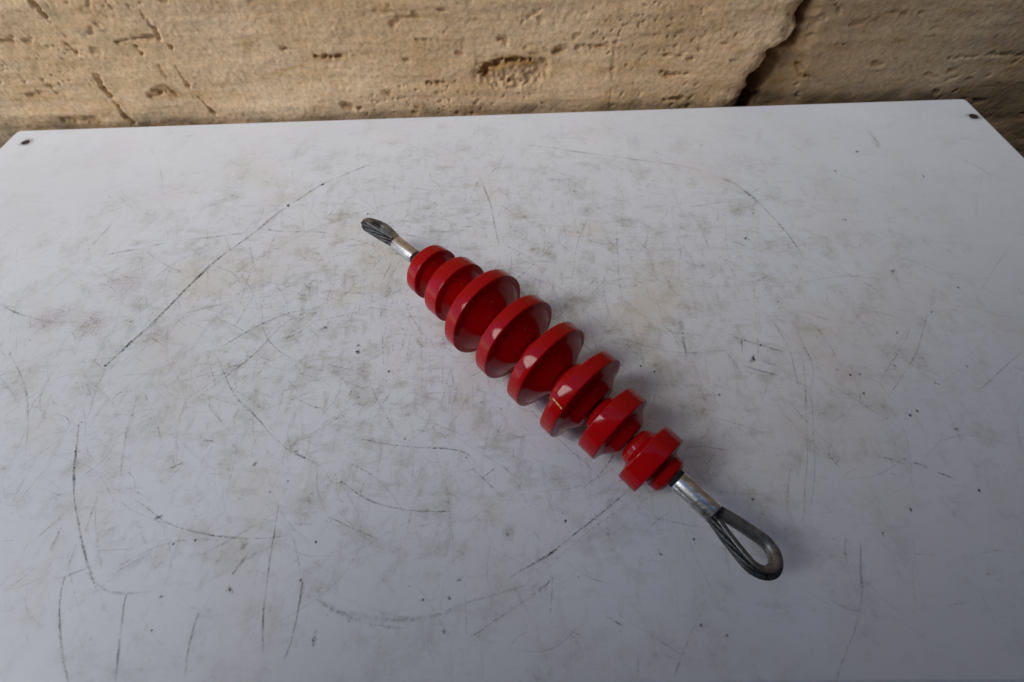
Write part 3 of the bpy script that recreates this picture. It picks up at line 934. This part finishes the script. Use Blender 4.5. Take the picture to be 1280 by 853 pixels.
def rope_mesh(name, pts, parent, rope_r=RR, lay=0.030):
    """six helical strands round a core, as real tubes"""
    fr = frames_along(pts)
    dist = [0.0]
    for a, b in zip(pts[:-1], pts[1:]):
        dist.append(dist[-1] + (b - a).length)
    sr = rope_r * 0.335
    verts, faces = [], []
    sect = lambda u, i: [(sr * math.cos(2 * math.pi * k / 8), sr * math.sin(2 * math.pi * k / 8)) for k in range(8)]
    for st in range(6):
        sp = []
        for (p, tg, s, u), d in zip(fr, dist):
            a = 2 * math.pi * (st / 6 + d / lay)
            sp.append(p + (s * math.cos(a) + u * math.sin(a)) * (rope_r - sr))
        sweep(frames_along(sp), sect, True, verts, faces)
    cs = lambda u, i: [(rope_r * 0.55 * math.cos(2 * math.pi * k / 8), rope_r * 0.55 * math.sin(2 * math.pi * k / 8)) for k in range(8)]
    sweep(fr, cs, True, verts, faces)
    return mesh_obj(name, verts, faces, M_ROPE, parent, True)
core_pts = [axis_pt(-0.42 + 0.83 * k / 120) * U - ROOT for k in range(121)]
rope_mesh('wire_rope', core_pts, root, RR * 0.95)

# end fittings: black sleeve, pressed ferrule, rope eye with its thimble
def end_fitting(t0, sgn, roll, fl=0.083, turn=0.0, lift=0.0, cr=0.034, cs=0.088):
    p0 = axis_pt(t0)
    d = AU * sgn
    d = (d + AV * (2 * AX['bend'] * (t0 - TM) * sgn)).normalized()
    side = Vector((0, 0, 1)).cross(d).normalized()       # left of the outward direction
    d = (d * math.cos(turn) + side * math.sin(turn)).normalized()
    d = (d + Vector((0, 0, lift))).normalized()
    side = Vector((0, 0, 1)).cross(d).normalized()
    nrm = d.cross(side)
    lat = side * math.cos(roll) + nrm * math.sin(roll)   # lateral direction in the plane of the eye
    bn = d.cross(lat).normalized()
    P = lambda s, l=0.0, h=0.0: (p0 + d * s + lat * l + bn * h) * U - ROOT
    # sleeve
    def tube(name, s0, s1, sec, mat, n=40, ends=0.0012):
        verts, faces = [], []
        rings = [(s0, 0.90), (s0 + ends, 0.985), (s0 + 2.5 * ends, 1.0), (s1 - 2.5 * ends, 1.0), (s1 - ends, 0.985), (s1, 0.90)]
        for s, k in rings:
            for q in range(n):
                a = 2 * math.pi * q / n
                l, h = sec(a)
                verts.append(tuple(P(s, l * k, h * k)))
        m = len(rings)
        for r in range(m - 1):
            for q in range(n):
                w_ = (q + 1) % n
                faces.append((r * n + q, r * n + w_, (r + 1) * n + w_, (r + 1) * n + q))
        faces.append(tuple(reversed(range(n)))); faces.append(tuple(range((m - 1) * n, m * n)))
        return mesh_obj(name, verts, faces, mat, root, True)
    fr_ = 0.0208
    tube('rubber_sleeve', -0.022, 0.0005, lambda a: (fr_ * 0.93 * math.cos(a), fr_ * 0.93 * math.sin(a)), M_BLACK)
    def fsec(a):                                          # pressed round with a flash ridge on either flank
        r = fr_ * (1 + 0.035 * math.cos(2 * a) + 0.085 * math.exp(-((abs(((a + math.pi / 2) % math.pi) - math.pi / 2)) / 0.10) ** 2))
        return r * math.cos(a), r * math.sin(a)
    fe = tube('ferrule', 0.0, fl, fsec, M_ALU, 96)
    # eye path in (s, l): out along one side, round the tip, back along the other
    g = 0.0108
    cx_ = fl + cs
    pts2 = []
    dx, dy = cx_ - fl, 0.0
    # tangent from (fl, g) to the circle centre (cx_, 0) radius cr
    L2 = math.hypot(cx_ - fl, -g)
    ang = math.atan2(-g, cx_ - fl)
    al = math.asin(cr / L2)
    tl = math.sqrt(L2 * L2 - cr * cr)
    tx, ty = fl + tl * math.cos(ang + al), g + tl * math.sin(ang + al)
    a0 = math.atan2(ty, tx - cx_)
    pts2.append((fl - 0.012, g))
    for k in range(15):
        u = k / 15
        # slight outward bow of the limb
        pts2.append((fl + (tx - fl) * u, g + (ty - g) * u + 0.0020 * math.sin(math.pi * u)))
    for k in range(41):
        a = a0 + (-2 * a0) * k / 40
        pts2.append((cx_ + cr * math.cos(a), cr * math.sin(a)))
    for k in range(14, -1, -1):
        u = k / 15
        pts2.append((fl + (tx - fl) * u, -(g + (ty - g) * u + 0.0020 * math.sin(math.pi * u))))
    pts2.append((fl - 0.012, -g))
    # smooth a little
    for _ in range(4):
        q = list(pts2)
        for k in range(1, len(pts2) - 1):
            q[k] = tuple(0.25 * pts2[k - 1][c] + 0.5 * pts2[k][c] + 0.25 * pts2[k + 1][c] for c in (0, 1))
        pts2 = q
    # resample finely
    fine = []
    for (x0, y0), (x1, y1) in zip(pts2[:-1], pts2[1:]):
        for k in range(3):
            fine.append((x0 + (x1 - x0) * k / 3, y0 + (y1 - y0) * k / 3))
    fine.append(pts2[-1])
    eye = rope_mesh('rope_eye', [P(x, y) for x, y in fine], root, RR, 0.075)
    # thimble: U channel under the rope, open outwards
    n = len(fine)
    sec = []
    ro, ri = 0.0129, 0.0114
    A0 = R(112)
    NA = 14
    for k in range(NA + 1):
        a = -A0 + 2 * A0 * k / NA
        sec.append((ro * math.cos(a), ro * math.sin(a)))
    for k in range(NA, -1, -1):
        a = -A0 + 2 * A0 * k / NA
        sec.append((ri * math.cos(a), ri * math.sin(a)))
    verts, faces = [], []
    lo, hi = int(n * 0.035), int(n * 0.965)
    ids = list(range(lo, hi))
    m = len(sec)
    for i in ids:
        x, y = fine[i]
        x0, y0 = fine[i - 1]; x1, y1 = fine[i + 1]
        tx_, ty_ = x1 - x0, y1 - y0
        l = math.hypot(tx_, ty_)
        # path runs clockwise round the eye, so the inside lies to its right
        inx, iny = ty_ / l, -tx_ / l
        for a, b in sec:
            verts.append(tuple(P(x + inx * a, y + iny * a, b)))
    for i in range(len(ids) - 1):
        for k in range(m):
            j = (k + 1) % m
            faces.append((i * m + k, i * m + j, (i + 1) * m + j, (i + 1) * m + k))
    faces.append(tuple(range(m))); faces.append(tuple((len(ids) - 1) * m + k for k in reversed(range(m))))
    th = mesh_obj('thimble', verts, faces, M_THIM, root, True)
    th.parent = eye
end_fitting(0.414, 1, R(-20))
end_fitting(-0.409, -1, R(40))
